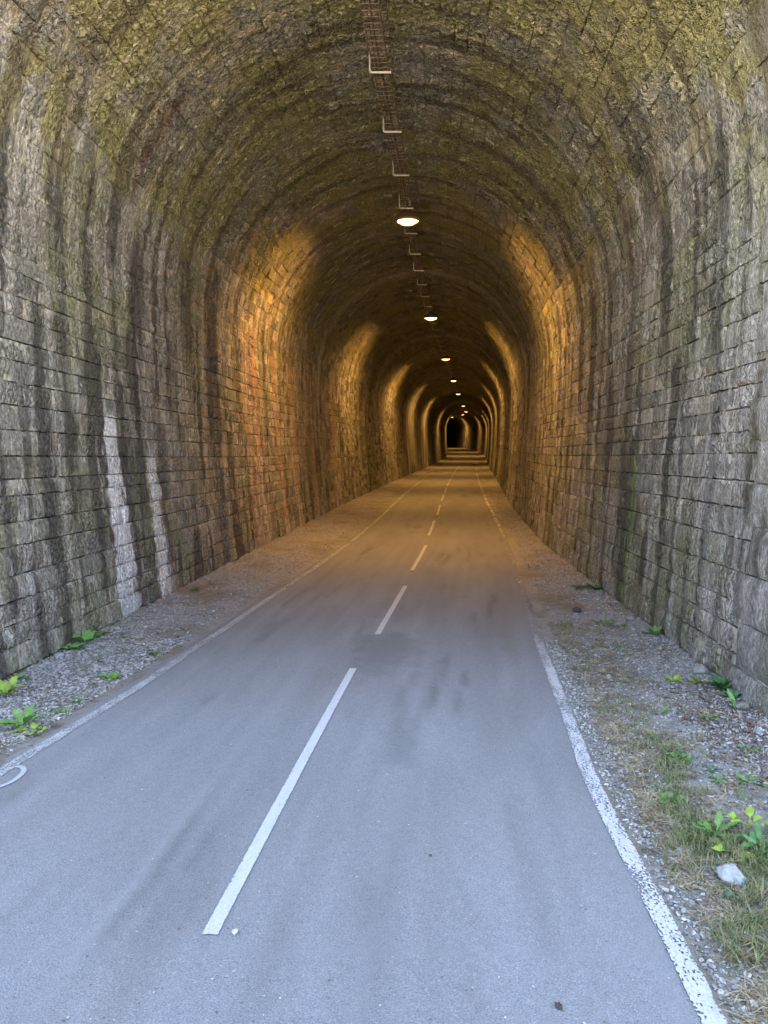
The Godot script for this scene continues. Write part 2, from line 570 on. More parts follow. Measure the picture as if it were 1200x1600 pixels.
func stain(side: int, s: float, v: float, tone: Color, vault: bool) -> Color:
	var c := tone
	var st := n_streak.get_noise_2d(s * 2.6 + side * 40.0, v * 0.22)        # runs down the face
	var st2 := n_streak.get_noise_2d(s * 7.0 + side * 70.0, v * 0.5 + 30.0)
	var pt := n_mid.get_noise_2d(s * 1.7 + side * 15.0, v * 1.7)
	var bg := n_big.get_noise_2d(s * 0.45 + side * 9.0, v * 0.6 + 5.0)
	vault = v + 0.55 * pt + 0.5 * st > LEDGE - 0.15
	if vault:
		# olive algae over most of the vault, tan stone in between
		var moss := smoothstep(-0.45, 0.22, bg + 0.45 * pt + 0.25 * st2)
		c = c.lerp(Color(0.270, 0.250, 0.098), 0.76 * moss)
		c = c.lerp(Color(0.11, 0.092, 0.062), 0.75 * smoothstep(0.08, 0.36, st + 0.3 * pt))
		c = c.lerp(Color(0.46, 0.40, 0.29), 0.65 * smoothstep(0.26, 0.5, st2 - 0.3 * bg))
	else:
		var green := smoothstep(-0.15 - 0.06 * side, 0.28, bg + 0.5 * st + 0.3 * pt)
		c = c.lerp(Color(0.205, 0.212, 0.108), 0.60 * green)
		c = c.lerp(Color(0.075, 0.070, 0.063), 0.85 * smoothstep(0.05, 0.32, st + 0.25 * pt))
		c = c.lerp(Color(0.44, 0.42, 0.38), 0.6 * smoothstep(0.18, 0.45, st2 - 0.4 * st))
	var jag := 0.075 * n_fine.get_noise_2d(s * 16.0, v * 3.5) + 0.05 * n_mid.get_noise_2d(s * 3.0, v * 1.6)
	if side < 0:
		# two lime runs, widening downwards
		var w1 := 0.12 + 0.11 * clampf(1.0 - v / 1.95, 0.0, 1.0)
		var l1 := (1.0 - smoothstep(w1 - 0.02, w1 + 0.03, absf(s - 7.31 - 0.08 * (1.0 - v / 2.0) + jag))) * (1.0 - smoothstep(1.85, 2.05, v))
		var w2 := 0.09 + 0.11 * clampf(1.0 - v / 1.75, 0.0, 1.0)
		var l2 := (1.0 - smoothstep(w2 - 0.02, w2 + 0.04, absf(s - 8.30 - 0.17 * (1.0 - v / 1.7) + jag))) * (1.0 - smoothstep(1.2, 1.85, v + 0.3 * pt))
		c = c.lerp(Color(0.80, 0.82, 0.84), clampf(0.92 * l1 + 0.85 * l2, 0.0, 1.0))
		var wet := exp(-pow((s - 7.72 + jag) / 0.16, 2.0)) * (1.0 - smoothstep(1.6, 2.4, v)) + exp(-pow((s - 8.62 + jag) / 0.12, 2.0)) * (1.0 - smoothstep(1.4, 2.3, v)) + exp(-pow((s - 8.05 + jag) / 0.10, 2.0)) * smoothstep(1.2, 1.9, v) * (1.0 - smoothstep(3.4, 4.2, v))
		c = c.lerp(Color(0.065, 0.063, 0.060), clampf(0.7 * wet, 0.0, 1.0))
		var dark := exp(-pow((s - 10.8 + jag * 1.5) / 0.22, 2.0)) * (1.0 - smoothstep(4.0, 4.6, v))
		c = c.lerp(Color(0.08, 0.075, 0.072), 0.7 * dark)
		# rusty pink runs with lime in them
		for r in [[12.7, 0.20, 0.6], [13.35, 0.16, 0.95], [14.9, 0.2, 0.7], [16.3, 0.25, 0.6], [18.4, 0.3, 0.5], [21.5, 0.3, 0.5]]:
			var g: float = exp(-pow((s - r[0] + jag * 1.6 - 0.12 * (2.0 - v)) / r[1], 2.0)) * (1.0 - smoothstep(3.0, 4.2, v))
			c = c.lerp(Color(0.42, 0.27, 0.20).lerp(Color(0.55, 0.50, 0.46), smoothstep(0.1, 0.4, st2 + 0.3 - 0.15 * v)), minf(1.0, g * r[2] * 1.15))
		# brown crevice stain climbing into the vault
		var br := exp(-pow((s - 7.82 + jag) / 0.09, 2.0)) * smoothstep(4.0, 4.3, v) * (1.0 - smoothstep(5.2, 5.5, v))
		c = c.lerp(Color(0.11, 0.060, 0.045), 0.8 * br)
	else:
		var gr := exp(-pow((s - 7.86 - 0.05 * v + jag) / 0.075, 2.0)) * (1.0 - smoothstep(1.3, 1.9, v)) + 0.7 * exp(-pow((s - 9.6 + jag * 1.4) / 0.10, 2.0)) * (1.0 - smoothstep(1.0, 2.2, v))
		c = c.lerp(Color(0.15, 0.24, 0.06), clampf(0.75 * gr, 0.0, 1.0))
		var dk := 0.8 * exp(-pow((s - 8.35 + jag) / 0.14, 2.0)) * smoothstep(0.5, 1.0, v) + exp(-pow((s - 9.45 + jag) / 0.10, 2.0)) * smoothstep(1.0, 1.6, v)
		c = c.lerp(Color(0.075, 0.07, 0.062), clampf(0.72 * dk * (1.0 - smoothstep(4.0, 4.8, v)), 0.0, 1.0))
		var wf := exp(-pow((s - 8.0 + 0.3 * jag) / 0.035, 2.0)) * smoothstep(1.75, 1.85, v) * (1.0 - smoothstep(2.0, 2.12, v))
		c = c.lerp(Color(0.62, 0.6, 0.55), clampf(wf * 1.2, 0.0, 1.0))
		var br2 := exp(-pow((s - 8.42 + jag) / 0.11, 2.0)) * smoothstep(3.3, 3.7, v) * (1.0 - smoothstep(4.7, 5.1, v))
		c = c.lerp(Color(0.13, 0.075, 0.055), 0.75 * br2)
		var blot := exp(-pow((s - 7.45 + jag * 2.0) / 0.16, 2.0)) * smoothstep(3.7, 4.1, v + 0.3 * pt) * (1.0 - smoothstep(4.8, 5.2, v))
		c = c.lerp(Color(0.07, 0.065, 0.055), 0.75 * blot)
		# pale lime film near the mouth
		var pale := (1.0 - smoothstep(5.0, 6.8, s + 0.8 * pt)) * smoothstep(0.0, 0.3, st2 + 0.2) * (1.0 - smoothstep(3.0, 3.8, v))
		c = c.lerp(Color(0.40, 0.39, 0.37), 0.5 * pale)
	# lime that seeps from the joints between two rings of the lining
	for r in [[19.4, 0.35], [30.6, 0.5]]:
		var ring: float = exp(-pow((s - r[0] + jag * 3.0) / r[1], 2.0)) * smoothstep(2.6, 3.4, v) * smoothstep(-0.35, 0.1, st2 + 0.2)
		c = c.lerp(Color(0.48, 0.44, 0.36), 0.75 * ring)
	c.a = 1.0
	return c

const TONES := [Color(0.240, 0.230, 0.190), Color(0.195, 0.190, 0.165), Color(0.268, 0.252, 0.202), Color(0.205, 0.178, 0.148), Color(0.158, 0.157, 0.145), Color(0.300, 0.287, 0.242), Color(0.230, 0.224, 0.196)]
func stone(b: Batch, side: int, s0: float, s1: float, v0: float, v1: float, nu: int, nv: int, face: float, bulge: float, rough: float, vault: bool, uv_v := 1.9, flaky := 0.0) -> void:
	var tone: Color = TONES[rng.randi() % TONES.size()].lerp(Color(0.236, 0.226, 0.188), 0.35 if not vault else 0.55)
	tone = tone * rng.randf_range(0.86, 1.14)
	var off := Vector2(rng.randf(), rng.randf())
	var tilt_u := rng.randf_range(-0.008, 0.008)
	var tilt_v := rng.randf_range(-0.008, 0.008)
	var w := nu + 1
	var h := nv + 1
	var pts := []
	var cols := []
	var k := rng.randf() * 100.0
	for j in h:
		var tv := j / float(nv)
		for i in w:
			var tu := i / float(nu)
			var s := lerpf(s0, s1, tu)
			var v := lerpf(v0, v1, tv)
			var eu := absf(2.0 * tu - 1.0)
			var ev := absf(2.0 * tv - 1.0)
			var body := (1.0 - pow(eu, 6.0)) * (1.0 - pow(ev, 6.0))
			var d := face + bulge * body + tilt_u * (tu - 0.5) * 2.0 + tilt_v * (tv - 0.5) * 2.0
			d += rough * (0.6 * n_mid.get_noise_2d(s * 8.0 + k, v * 5.0) + (0.15 if vault else 0.5) * n_chip.get_noise_2d(s * 7.0 + k, v * 5.5)) * (0.45 + 0.55 * body)
			if flaky > 0.0:
				var saw := fposmod(s * (18.0 if vault else 13.0) + 1.5 * n_mid.get_noise_2d(s * 3.0 + k, v * 2.4) + 1.0 * n_mid.get_noise_2d(s * 7.0, v * 6.0 + k), 1.0)
				d += flaky * (0.5 - saw) * (0.35 + 0.65 * smoothstep(-0.3, 0.4, n_mid.get_noise_2d(s * 4.0 - k, v * 3.0)))
			# a broken outline
			s += 0.014 * n_fine.get_noise_2d(k + tv * 3.0, tu * 2.0) * (1.0 if tu < 0.01 or tu > 0.99 else 0.5)
			v += 0.009 * n_fine.get_noise_2d(k + 50.0 + tu * 3.0, tv * 2.0)
			pts.append(lining(side, s, v, d))
			var col := stain(side, s, v, tone, vault) * 1.55
			cols.append(col)
			b.c.append(col)
			b.u.append(Vector2(s / 0.85 + off.x, v / uv_v + off.y))
	b.grid(pts, w, h, side < 0)
	# the sides, back into the mortar
	var ring := []
	for i in w: ring.append(i)
	for j in range(1, h): ring.append(j * w + w - 1)
	for i in range(1, w): ring.append((h - 1) * w + w - 1 - i)
	for j in range(1, h): ring.append((h - 1 - j) * w)
	var into := inward(side, (v0 + v1) / 2.0) * -0.07
	for q in ring.size() - 1:
		var a: Vector3 = pts[ring[q]]
		var c: Vector3 = pts[ring[q + 1]]
		if side < 0: b.quad(a, a + into, c + into, c, cols[ring[q]])
		else: b.quad(a, c, c + into, a + into, cols[ring[q]])
		var uv := Vector2(off.x + q * 0.1, off.y)
		for e in 4:
			b.u.append(uv + Vector2(0.05 * (e % 2), 0.03 * int(e / 2.0)))

func courses(side: int, v0: float, v1: float, height: float, jitter: float) -> Array:
	var out := [v0]
	var v := v0
	while v < v1 - height * 1.4:
		v += height * rng.randf_range(1.0 - jitter, 1.0 + jitter)
		out.append(v)
	out.append(v1)
	return out

func lay_stones(root: Node3D, side: int, rows: Array, s_start: float, vault: bool, gap_v: float, gap_s: float, keep: int) -> void:
	# every stone of a stretch of lining; the ones that show largest become parts, the others share one mesh
	var list := []
	for r in rows.size() - 1:
		var s := s_start - rng.randf() * 0.1 if not vault else s_start
		var first := true
		while s < STONE_END:
			var ln := rng.randf_range(0.18, 0.44) * (1.35 if rng.randf() < 0.15 else 1.0)
			if first: ln *= rng.randf_range(0.5, 1.0)
			first = false
			if s > 26.0: ln *= 1.3
			var mid := lining(side, s + ln / 2.0, (rows[r] + rows[r + 1]) / 2.0, 0.0)
			var q := project(mid)
			var seen := q.x > 5.0 and q.x < 1195.0 and q.y > 5.0 and q.y < 1595.0
			# size in the picture
			var a := project(lining(side, s, rows[r], 0.0))
			var c := project(lining(side, s + ln, rows[r], 0.0))
			var e := project(lining(side, s, rows[r + 1], 0.0))
			var area := absf((c - a).cross(e - a)) if seen else 0.0
			list.append([area, s, s + ln, rows[r], rows[r + 1]])
			s += ln
	var order := list.duplicate()
	order.sort_custom(func(x, y): return x[0] > y[0])
	var limit: float = order[mini(keep, order.size() - 1)][0]
	var masses := [Batch.new(), Batch.new(), Batch.new()]
	var kinds := [mats.vault_stone, mats.vault_stone, mats.chipped_stone] if vault else [mats.stone, mats.chipped_stone, mats.dressed_stone]
	for it in list:
		var s0: float = it[1] + gap_s * 0.5
		var s1: float = it[2] - gap_s * 0.5
		var v0: float = it[3] + gap_v * 0.5
		var v1: float = it[4] - gap_v * 0.5
		var face := rng.randf_range(-0.006, 0.006)
		var bulge := rng.randf_range(0.002, 0.014)
		var rough := rng.randf_range(0.012, 0.028)
		if vault:
			bulge = rng.randf_range(0.0, 0.012)
			face = rng.randf_range(-0.010, 0.012)
			rough = rng.randf_range(0.010, 0.024)
		var pick := rng.randf()
		var kind := 0 if pick < 0.5 else (1 if pick < 0.86 else 2)
		if vault: kind = 0 if pick < 0.96 else 2
		var uv_v := [2.0, 0.95, 0.95][kind] as float
		if kind == 2 and not vault:
			bulge = 0.002
			rough = 0.005
		elif kind == 1:
			rough *= 1.35
		var big: bool = it[0] > limit
		var near: bool = it[1] < 11.0
		var nu := (8 if it[1] < 9.2 else 6) if near else (3 if it[1] < 20.0 else 1)
		var nv := 4 if near else (2 if it[1] < 20.0 else 1)
		var flaky := 0.0
		if it[1] < 12.5 and kind == 0:
			nu = 18 if vault else 14
			flaky = 0.056 if vault else (0.016 if it[3] < 2.6 else 0.036)
			if vault: nv = 6
		if it[1] > 20.0:
			bulge *= 0.6
			rough = 0.004
		if big:
			var b := Batch.new()
			stone(b, side, s0, s1, v0, v1, nu, nv, face, bulge, rough, vault, uv_v, flaky)
			var at := lining(side, (s0 + s1) / 2.0, (v0 + v1) / 2.0, 0.0) - root.position
			b.moved(-at - root.position)
			part("stone", b.mesh(), kinds[kind], root, at)
		else:
			stone(masses[kind], side, s0, s1, v0, v1, nu, nv, face, bulge, rough, vault, uv_v, flaky)
	for q in 3:
		if masses[q].p.size() == 0: continue
		masses[q].moved(-root.position)
		var o := part("small_stonework", masses[q].mesh(), kinds[q], root)
		o.set_meta("kind", "stuff")

func strip(b: Batch, side: int, s0: float, s1: float, v0: float, v1: float, d: float, step: float, nv: int, color: Color, stained: bool, vault: bool) -> void:
	var n := int(ceil((s1 - s0) / step))
	var pts := []
	for j in nv + 1:
		var v := lerpf(v0, v1, j / float(nv))
		for i in n + 1:
			var s := lerpf(s0, s1, i / float(n))
			var dd := d + 0.005 * n_fine.get_noise_2d(s * 5.0, v * 9.0) + (0.006 * n_mid.get_noise_2d(s * 1.7, v * 2.3) if stained else 0.0)
			pts.append(lining(side, s, v, dd))
			b.c.append((stain(side, s, v, color, vault) if stained else color) * 1.55)
			b.u.append(Vector2(s / 0.85, v / 2.1))
	b.grid(pts, n + 1, nv + 1, side < 0)

func build_wall(side: int) -> void:
	var at := Vector3(cx(5.5) + side * HALF_BASE, 0, -5.5)
	var root := empty("stone_wall", at)
	if side < 0: tag(root, "coursed stone side wall of the tunnel with white lime runs down it", "wall")
	else: tag(root, "coursed stone side wall of the tunnel with a narrow bright green algae streak", "wall")
	var rows := courses(side, -0.12, 1.4, 0.185, 0.2)
	rows.append_array(courses(side, rows.pop_back(), LEDGE, 0.162, 0.2))
	var start := PORTAL_S if side < 0 else 5.13
	lay_stones(root, side, rows, start, false, 0.010, 0.020, 299)
	# mortar: flush in the upright joints, raked out along the courses
	var b := Batch.new()
	for r in rows.size() - 1:
		var open_joint := 0.0068 if rows[r] < 3.0 else (0.004 if r % 3 == 0 else -0.0005)
		strip(b, side, PORTAL_S, STONE_END, rows[r] + open_joint, rows[r + 1] - open_joint, -0.006, 0.12, 1, Color(0.37, 0.345, 0.285), true, false)
	b.moved(-at)
	part("mortar", b.mesh(), mats.mortar, root)
	var back := Batch.new()
	strip(back, side, PORTAL_S, STONE_END, -0.5, LEDGE + 0.02, -0.07, 0.5, 12, Color(0.29, 0.255, 0.195), false, false)
	back.moved(-at)
	part("backing", back.mesh(), mats.mortar, root)
	var far := Batch.new()
	strip(far, side, STONE_END, TUNNEL_END, -0.3, LEDGE, 0.004, 0.6, 14, Color(0.236, 0.226, 0.188), true, false)
	far.moved(-at)
	var o := part("deep_stonework", far.mesh(), mats.stone, root)
	o.set_meta("kind", "stuff")

func build_vault() -> void:
	var at := Vector3(cx(7.0), LEDGE, -7.0)
	var root := empty("stone_vault", at)
	tag(root, "rough barrel vault of moss-stained stone carrying the cable tray", "vault")
	var b := Batch.new()
	var back := Batch.new()
	var far := Batch.new()
	for side: int in [-1, 1]:
		var rows := courses(side, LEDGE, CROWN_V - 0.0, 0.165, 0.12)
		lay_stones(root, side, rows, PORTAL_S, true, 0.008, 0.006, 149)
		for r in rows.size() - 1:
			strip(b, side, PORTAL_S, STONE_END, rows[r] + 0.002, rows[r + 1] - 0.002, -0.010, 0.15, 1, Color(0.29, 0.25, 0.175), true, true)
		strip(back, side, PORTAL_S, STONE_END, LEDGE - 0.02, CROWN_V, -0.072, 0.5, 14, Color(0.29, 0.255, 0.195), false, true)
		strip(far, side, STONE_END, TUNNEL_END, LEDGE, CROWN_V, 0.004, 0.6, 14, Color(0.236, 0.226, 0.188), true, true)
	for it in [[b, "mortar", mats.mortar], [back, "backing", mats.mortar], [far, "deep_stonework", mats.vault_stone]]:
		it[0].moved(-at)
		var o := part(it[1], it[0].mesh(), it[2], root)
		if it[1] == "deep_stonework": o.set_meta("kind", "stuff")

func build_portal() -> void:
	# headwall round the mouth, and the ring of long quoins that turns into the tunnel
	var root := empty("tunnel_portal", Vector3(cx(PORTAL_S), 0, -PORTAL_S))
	tag(root, "stone headwall round the tunnel mouth with long dressed quoins", "portal")
	var b := Batch.new()
	var outer := 7.2
	var half := 7.5
	for side: int in [-1, 1]:
		var pts := []
		var n := 26
		for ring in 2:
			for j in n + 1:
				var v := -0.3 + (CROWN_V + 0.3) * j / float(n)
				var p := lining(side, PORTAL_S, maxf(v, -0.3), -0.36)
				if ring == 1:
					var t := j / float(n)
					if t < 0.55: p = Vector3(cx(PORTAL_S) + side * half, lerpf(-0.3, outer, t / 0.55), p.z)
					else: p = Vector3(cx(PORTAL_S) + side * half * (1.0 - (t - 0.55) / 0.45), outer, p.z)
				pts.append(p - root.position)
				b.c.append(Color(0.30, 0.27, 0.22))
				b.u.append(Vector2(p.x / 0.85, p.y / 0.85))
		b.grid(pts, n + 1, 2, side > 0)
	part("headwall_face", b.mesh(), mats.stone, root)
	var top := BoxMesh.new()
	top.size = Vector3(half * 2.0 + 0.3, 0.22, 0.9)
	var coping := part("coping", top, mats.rust.duplicate(), root, Vector3(0, outer + 0.112, -0.33))
	coping.material_override.albedo_color = Color(0.55, 0.53, 0.48)
	coping.material_override.metallic = 0.0
	for side: int in [-1, 1]:
		var rows := courses(side, -0.12, CROWN_V, 0.30, 0.1)
		for r in rows.size() - 1:
			if side < 0 and r > rows.size() - 1: continue
			var q := Batch.new()
			var s1 := PORTAL_S + (0.66 if r % 2 == 0 else 0.50)
			if side < 0: s1 = PORTAL_S + 0.45
			stone(q, side, PORTAL_S - 0.04, s1, rows[r] + 0.005, rows[r + 1] - 0.005, 6, 5, 0.012, 0.02, 0.02, rows[r] > LEDGE)
			var at := lining(side, PORTAL_S + 0.3, (rows[r] + rows[r + 1]) / 2.0, 0.0) - root.position
			q.moved(-at - root.position)
			part("quoin", q.mesh(), mats.stone, root, at)
			# the front of the same quoin, on the headwall
			var f := Batch.new()
			var p0 := lining(side, PORTAL_S - 0.04, rows[r] + 0.005, 0.0)
			var p1 := lining(side, PORTAL_S - 0.04, rows[r + 1] - 0.005, 0.0)
			var p2 := lining(side, PORTAL_S - 0.04, rows[r + 1] - 0.005, -0.42)
			var p3 := lining(side, PORTAL_S - 0.04, rows[r] + 0.005, -0.42)
			if side > 0: f.quad(p0, p3, p2, p1, Color(0.21, 0.195, 0.165))
			else: f.quad(p0, p1, p2, p3, Color(0.21, 0.195, 0.165))
			f.moved(-root.position)
			part("quoin_front", f.mesh(), mats.pebble, root)

# ==================================================================== cable tray and lamps

func tray_point(s: float, lat: float, h: float) -> Vector3:
	var off := lerpf(-0.14, 0.0, smoothstep(7.0, 13.0, s))
	return Vector3(cx(s) + off + lat, cy(s) + h, -s)

func build_tray() -> void:
	var at := tray_point(9.0, 0, 5.86)
	var root := empty("cable_tray", at)
	tag(root, "wire basket cable tray hung from hooks along the crown of the vault", "cable tray")
	var half := 0.085
	var end := 64.0
	for spec in [[-half, 5.86], [half, 5.86], [-half, 5.81], [half, 5.81], [0.0, 5.80]]:
		var b := Batch.new()
		var pts := []
		var s := 5.2
		while s < end:
			pts.append(tray_point(s, spec[0], spec[1]) - at)
			s += 0.5
		tube(b, pts, 0.005, 5)
		part("rail", b.mesh(), mats.rust, root)
	# rungs: one bent wire each
	var rung := Batch.new()
	tube(rung, [Vector3(-half, 0.0, 0), Vector3(-half, -0.055, 0), Vector3(half, -0.055, 0), Vector3(half, 0.0, 0)], 0.0066, 5)
	var rung_mesh := rung.mesh()
	var count := 0
	var s := 5.25
	while s < 30.0:
		part("rung", rung_mesh, mats.rust, root, tray_point(s, 0, 5.86) - at)
		count += 1
		s += 0.108 if s < 20.0 else 0.216
	# hooks: a bent bar from the stone down under the tray
	var hook := Batch.new()
	tube(hook, [Vector3(-half - 0.035, 0.2, 0), Vector3(-half - 0.035, -0.055, 0), Vector3(-half - 0.028, -0.075, 0), Vector3(-half - 0.01, -0.082, 0), Vector3(half + 0.03, -0.082, 0)], 0.013, 7)
	var hook_mesh := hook.mesh()
	s = 5.65
	while s < end:
		part("hook", hook_mesh, mats.galvanised, root, tray_point(s, 0, 5.86) - at)
		s += 1.55
	# cables lying in it
	for k in 2:
		var b := Batch.new()
		var pts := []
		s = 5.1
		while s < end:
			pts.append(tray_point(s, -0.045 + 0.05 * k + 0.012 * n_fine.get_noise_2d(s * 0.8, k * 9.0), 5.818 + 0.006 * n_fine.get_noise_2d(s * 0.9, k * 5.0 + 2.0)))
			s += 0.3
		tube(b, pts, 0.005 + 0.003 * k, 6)
		b.moved(-pts[0])
		var o := part("power_cable", b.mesh(), mats.cable_sheath, self, pts[0])
		tag(o, ["thin brown power cable lying along one side of the tray", "thicker brown power cable lying in the middle of the tray"][k], "cable", "cables in the tray")

func build_lamps() -> void:
	var proto := Node3D.new()
	proto.name = "tunnel_lamp"
	var shade := Batch.new()
	lathe(shade, [[0.001, 0.185], [0.06, 0.182], [0.105, 0.165], [0.14, 0.125], [0.19, 0.085], [0.245, 0.04], [0.268, 0.0], [0.262, 0.0], [0.238, 0.036], [0.185, 0.078], [0.13, 0.115], [0.001, 0.172]], 40)
	part("shade", shade.mesh(), mats.lamp_paint, proto)
	var bezel := Batch.new()
	lathe(bezel, [[0.268, 0.0], [0.262, -0.006], [0.182, -0.004], [0.172, 0.006], [0.178, 0.02]], 40)
	part("bezel", bezel.mesh(), mats.lamp_paint, proto)
	var gear := Batch.new()
	lathe(gear, [[0.001, 0.255], [0.045, 0.252], [0.058, 0.24], [0.062, 0.182], [0.001, 0.181]], 24)
	part("gear_box", gear.mesh(), mats.lamp_paint, proto)
	var lens := Batch.new()
	lathe(lens, [[0.001, -0.062], [0.07, -0.057], [0.125, -0.04], [0.158, -0.014], [0.168, 0.02], [0.155, 0.075], [0.001, 0.088]], 36)
	part("lens", lens.mesh(), mats.lamp_glow, proto)
	for z in [-0.075, 0.075]:  # added plates hidden inside the lens, narrowing the light band on the walls
		var f := BoxMesh.new()
		f.size = Vector3(0.28, 0.07, 0.004)
		part("added_baffle", f, mats.lamp_paint, proto, Vector3(0, 0.037, z))
	for x in [-0.04, 0.04]:
		var r := Batch.new()
		tube(r, [Vector3(x, 0.23, 0), Vector3(x, 0.34, 0)], 0.009, 6)
		part("hanger", r.mesh(), mats.galvanised, proto)
	var labels := ["glowing round tunnel lamp under the stretch where the tray hooks stand widest, first in from the mouth", "second glowing tunnel lamp in from the mouth", "third glowing tunnel lamp in from the mouth", "fourth glowing tunnel lamp in from the mouth", "fifth glowing tunnel lamp in from the mouth", "sixth glowing tunnel lamp in from the mouth", "seventh glowing tunnel lamp in from the mouth, where the tunnel bends", "eighth glowing tunnel lamp in from the mouth, beyond the bend", "ninth and deepest glowing tunnel lamp, far round the bend"]
	labels[0] = "first glowing round tunnel lamp in from the mouth, hung under the tray"
	var places := [13.75, 24.1, 35.6, 47.4, 59.5, 79.0, 98.7, 117.0, 140.0]
	for k in places.size():
		var o: Node3D = proto.duplicate()
		o.name = "tunnel_lamp" if k == 0 else "tunnel_lamp_%03d" % k
		o.position = tray_point(places[k], 0, 5.66)
		add_child(o)
		tag(o, labels[k], "lamp", "lamps along the crown of the vault")
		var l := OmniLight3D.new()
		l.name = "glow"
		l.light_color = Color(1.0, 0.725, 0.38)
		l.light_energy = 2.0 * [1.0, 0.92, 1.08, 0.85, 1.0, 0.8, 1.05, 0.75, 0.9][k]
		l.light_size = 0.05
		l.omni_range = 40.0
		l.omni_attenuation = 2.0
		l.shadow_enabled = true
		l.position = Vector3(0, 0.065, 0)
		o.add_child(l)
	proto.free()

# ==================================================================== rocks and weeds

func pebble_mesh(seed_: int, rings: int, sides: int, rough: float, flat: float) -> Batch:
	var r := RandomNumberGenerator.new()
	r.seed = seed_
	var n := FastNoiseLite.new()
	n.seed = seed_
	n.frequency = 1.3
	var planes := []
	for k in 9:
		planes.append([Vector3(r.randf_range(-1, 1), r.randf_range(-1, 1), r.randf_range(-1, 1)).normalized(), r.randf_range(0.62, 0.9)])
	var pts := []
	for j in rings + 1:
		var a := PI * j / rings
		for i in sides + 1:
			var t := TAU * (i % sides) / sides
			var d := Vector3(sin(a) * cos(t), cos(a), sin(a) * sin(t))
			var m := 1.0
			for pl in planes:
				var c: float = d.dot(pl[0])
				if c > 0.01: m = minf(m, pl[1] / c)
			m *= 1.0 + rough * n.get_noise_3dv(d * 2.0)
			pts.append(Vector3(d.x * m, d.y * m * flat, d.z * m))
	var b := Batch.new()
	b.grid(pts, sides + 1, rings + 1, true)
	for q in b.p.size():
		b.c.append(Color.WHITE)
	return b

func build_rocks() -> void:
	var list := [
		# photograph pixel of the foot, width, colour, label
		[1145, 1380, 0.105, Color(0.52, 0.53, 0.53), "pale angular rock lying in dry grass beside the worn edge line"],
		[901, 958, 0.12, Color(0.10, 0.10, 0.11), "dark stone lying alone on the gravel near the algae-streaked wall"],
		[1172, 1112, 0.13, Color(0.34, 0.31, 0.27), "tan stone at the wall foot beside the upright leaf"],
		[1105, 1062, 0.15, Color(0.40, 0.39, 0.36), "pale stone against the wall foot behind the leafy clump"],
		[62, 1034, 0.10, Color(0.45, 0.45, 0.45), "flat pale stone near the large-leaved weed under the streaked wall"],
		[48, 1046, 0.09, Color(0.40, 0.41, 0.42), "grey slab of stone by the wall foot below the large-leaved weed"],
		[104, 1058, 0.06, Color(0.52, 0.52, 0.52), "small white stone in the middle of the gravel verge"],
		[183, 988, 0.07, Color(0.50, 0.50, 0.50), "small white stone where the lime run meets the gravel"],
		[140, 1042, 0.07, Color(0.33, 0.34, 0.35), "small grey stone on the gravel between the clover clump and wall"],
		[985, 973, 0.12, Color(0.30, 0.30, 0.29), "grey stone tight against the foot of the algae-streaked wall"],
		[944, 932, 0.13, Color(0.27, 0.27, 0.27), "grey stone at the wall foot where the algae streak ends"],
		[1062, 1330, 0.05, Color(0.34, 0.32, 0.29), "small brown-grey stone in dry grass near the pale rock"],
	]
	for k in list.size():
		var it: Array = list[k]
		var b := pebble_mesh(50 + k * 7, 22, 32, 0.22, 0.62)
		var g := ground_at(it[0], it[1])
		var o := part("rock" if k == 0 else "rock_%03d" % k, null, null, self, g)
		var half: float = it[2] / 2.0 * (1.1 if k == 0 else 0.8)
		var turn := Basis(Vector3.UP, k * 1.3)
		for q in b.p.size():
			b.p[q] = turn * (b.p[q] * half) + Vector3(0, half * 0.30, 0)
			b.n[q] = turn * b.n[q]
			b.c[q] = it[3] * (0.62 if k == 0 else 0.66) * (1.0 + 0.3 * n_mid.get_noise_3dv(b.p[q] * 45.0))
		o.mesh = b.mesh()
		o.material_override = mats.pebble
		tag(o, it[4], "rock", "loose stones on the verges")

func leaf_mesh(r: RandomNumberGenerator, length: float, width: float, rise: float, droop: float, shape: int, col: Color) -> ArrayMesh:
	# a leaf that leaves the origin along +x; shape 0 oval, 1 toothed and long, 2 round on a stalk
	var b := Batch.new()
	var n := 11 if shape == 1 else 8
	var pts := []
	var stalk := 0.12
	if shape == 2: stalk = 0.45
	for i in n + 1:
		var t := i / float(n)
		var wide := 0.0
		var u := clampf((t - stalk) / (1.0 - stalk), 0.0, 1.0)
		if shape == 1:
			wide = sin(pow(u, 1.25) * PI * 0.97) * (0.72 if i % 2 == 0 else 1.0)
		elif shape == 2:
			wide = sqrt(maxf(0.0, 1.0 - pow(2.0 * u - 1.0, 2.0)))
		else:
			wide = sin(pow(u, 0.85) * PI * 0.985)
		wide = maxf(wide * width * 0.5, 0.0016)
		var x := length * t * cos(rise * (1.0 - 0.35 * t))
		var y := length * (t * sin(rise) - droop * t * t)
		for j in 3:
			var c := (j - 1) as float
			pts.append(Vector3(x, y + absf(c) * wide * r.randf_range(-0.25, 0.7), c * wide * r.randf_range(0.78, 1.18)))
			var k := r.randf_range(0.9, 1.1) * (1.18 if j == 1 else 1.0)
			b.c.append(col * k)
	b.grid(pts, 3, n + 1, false)
	return b.mesh()

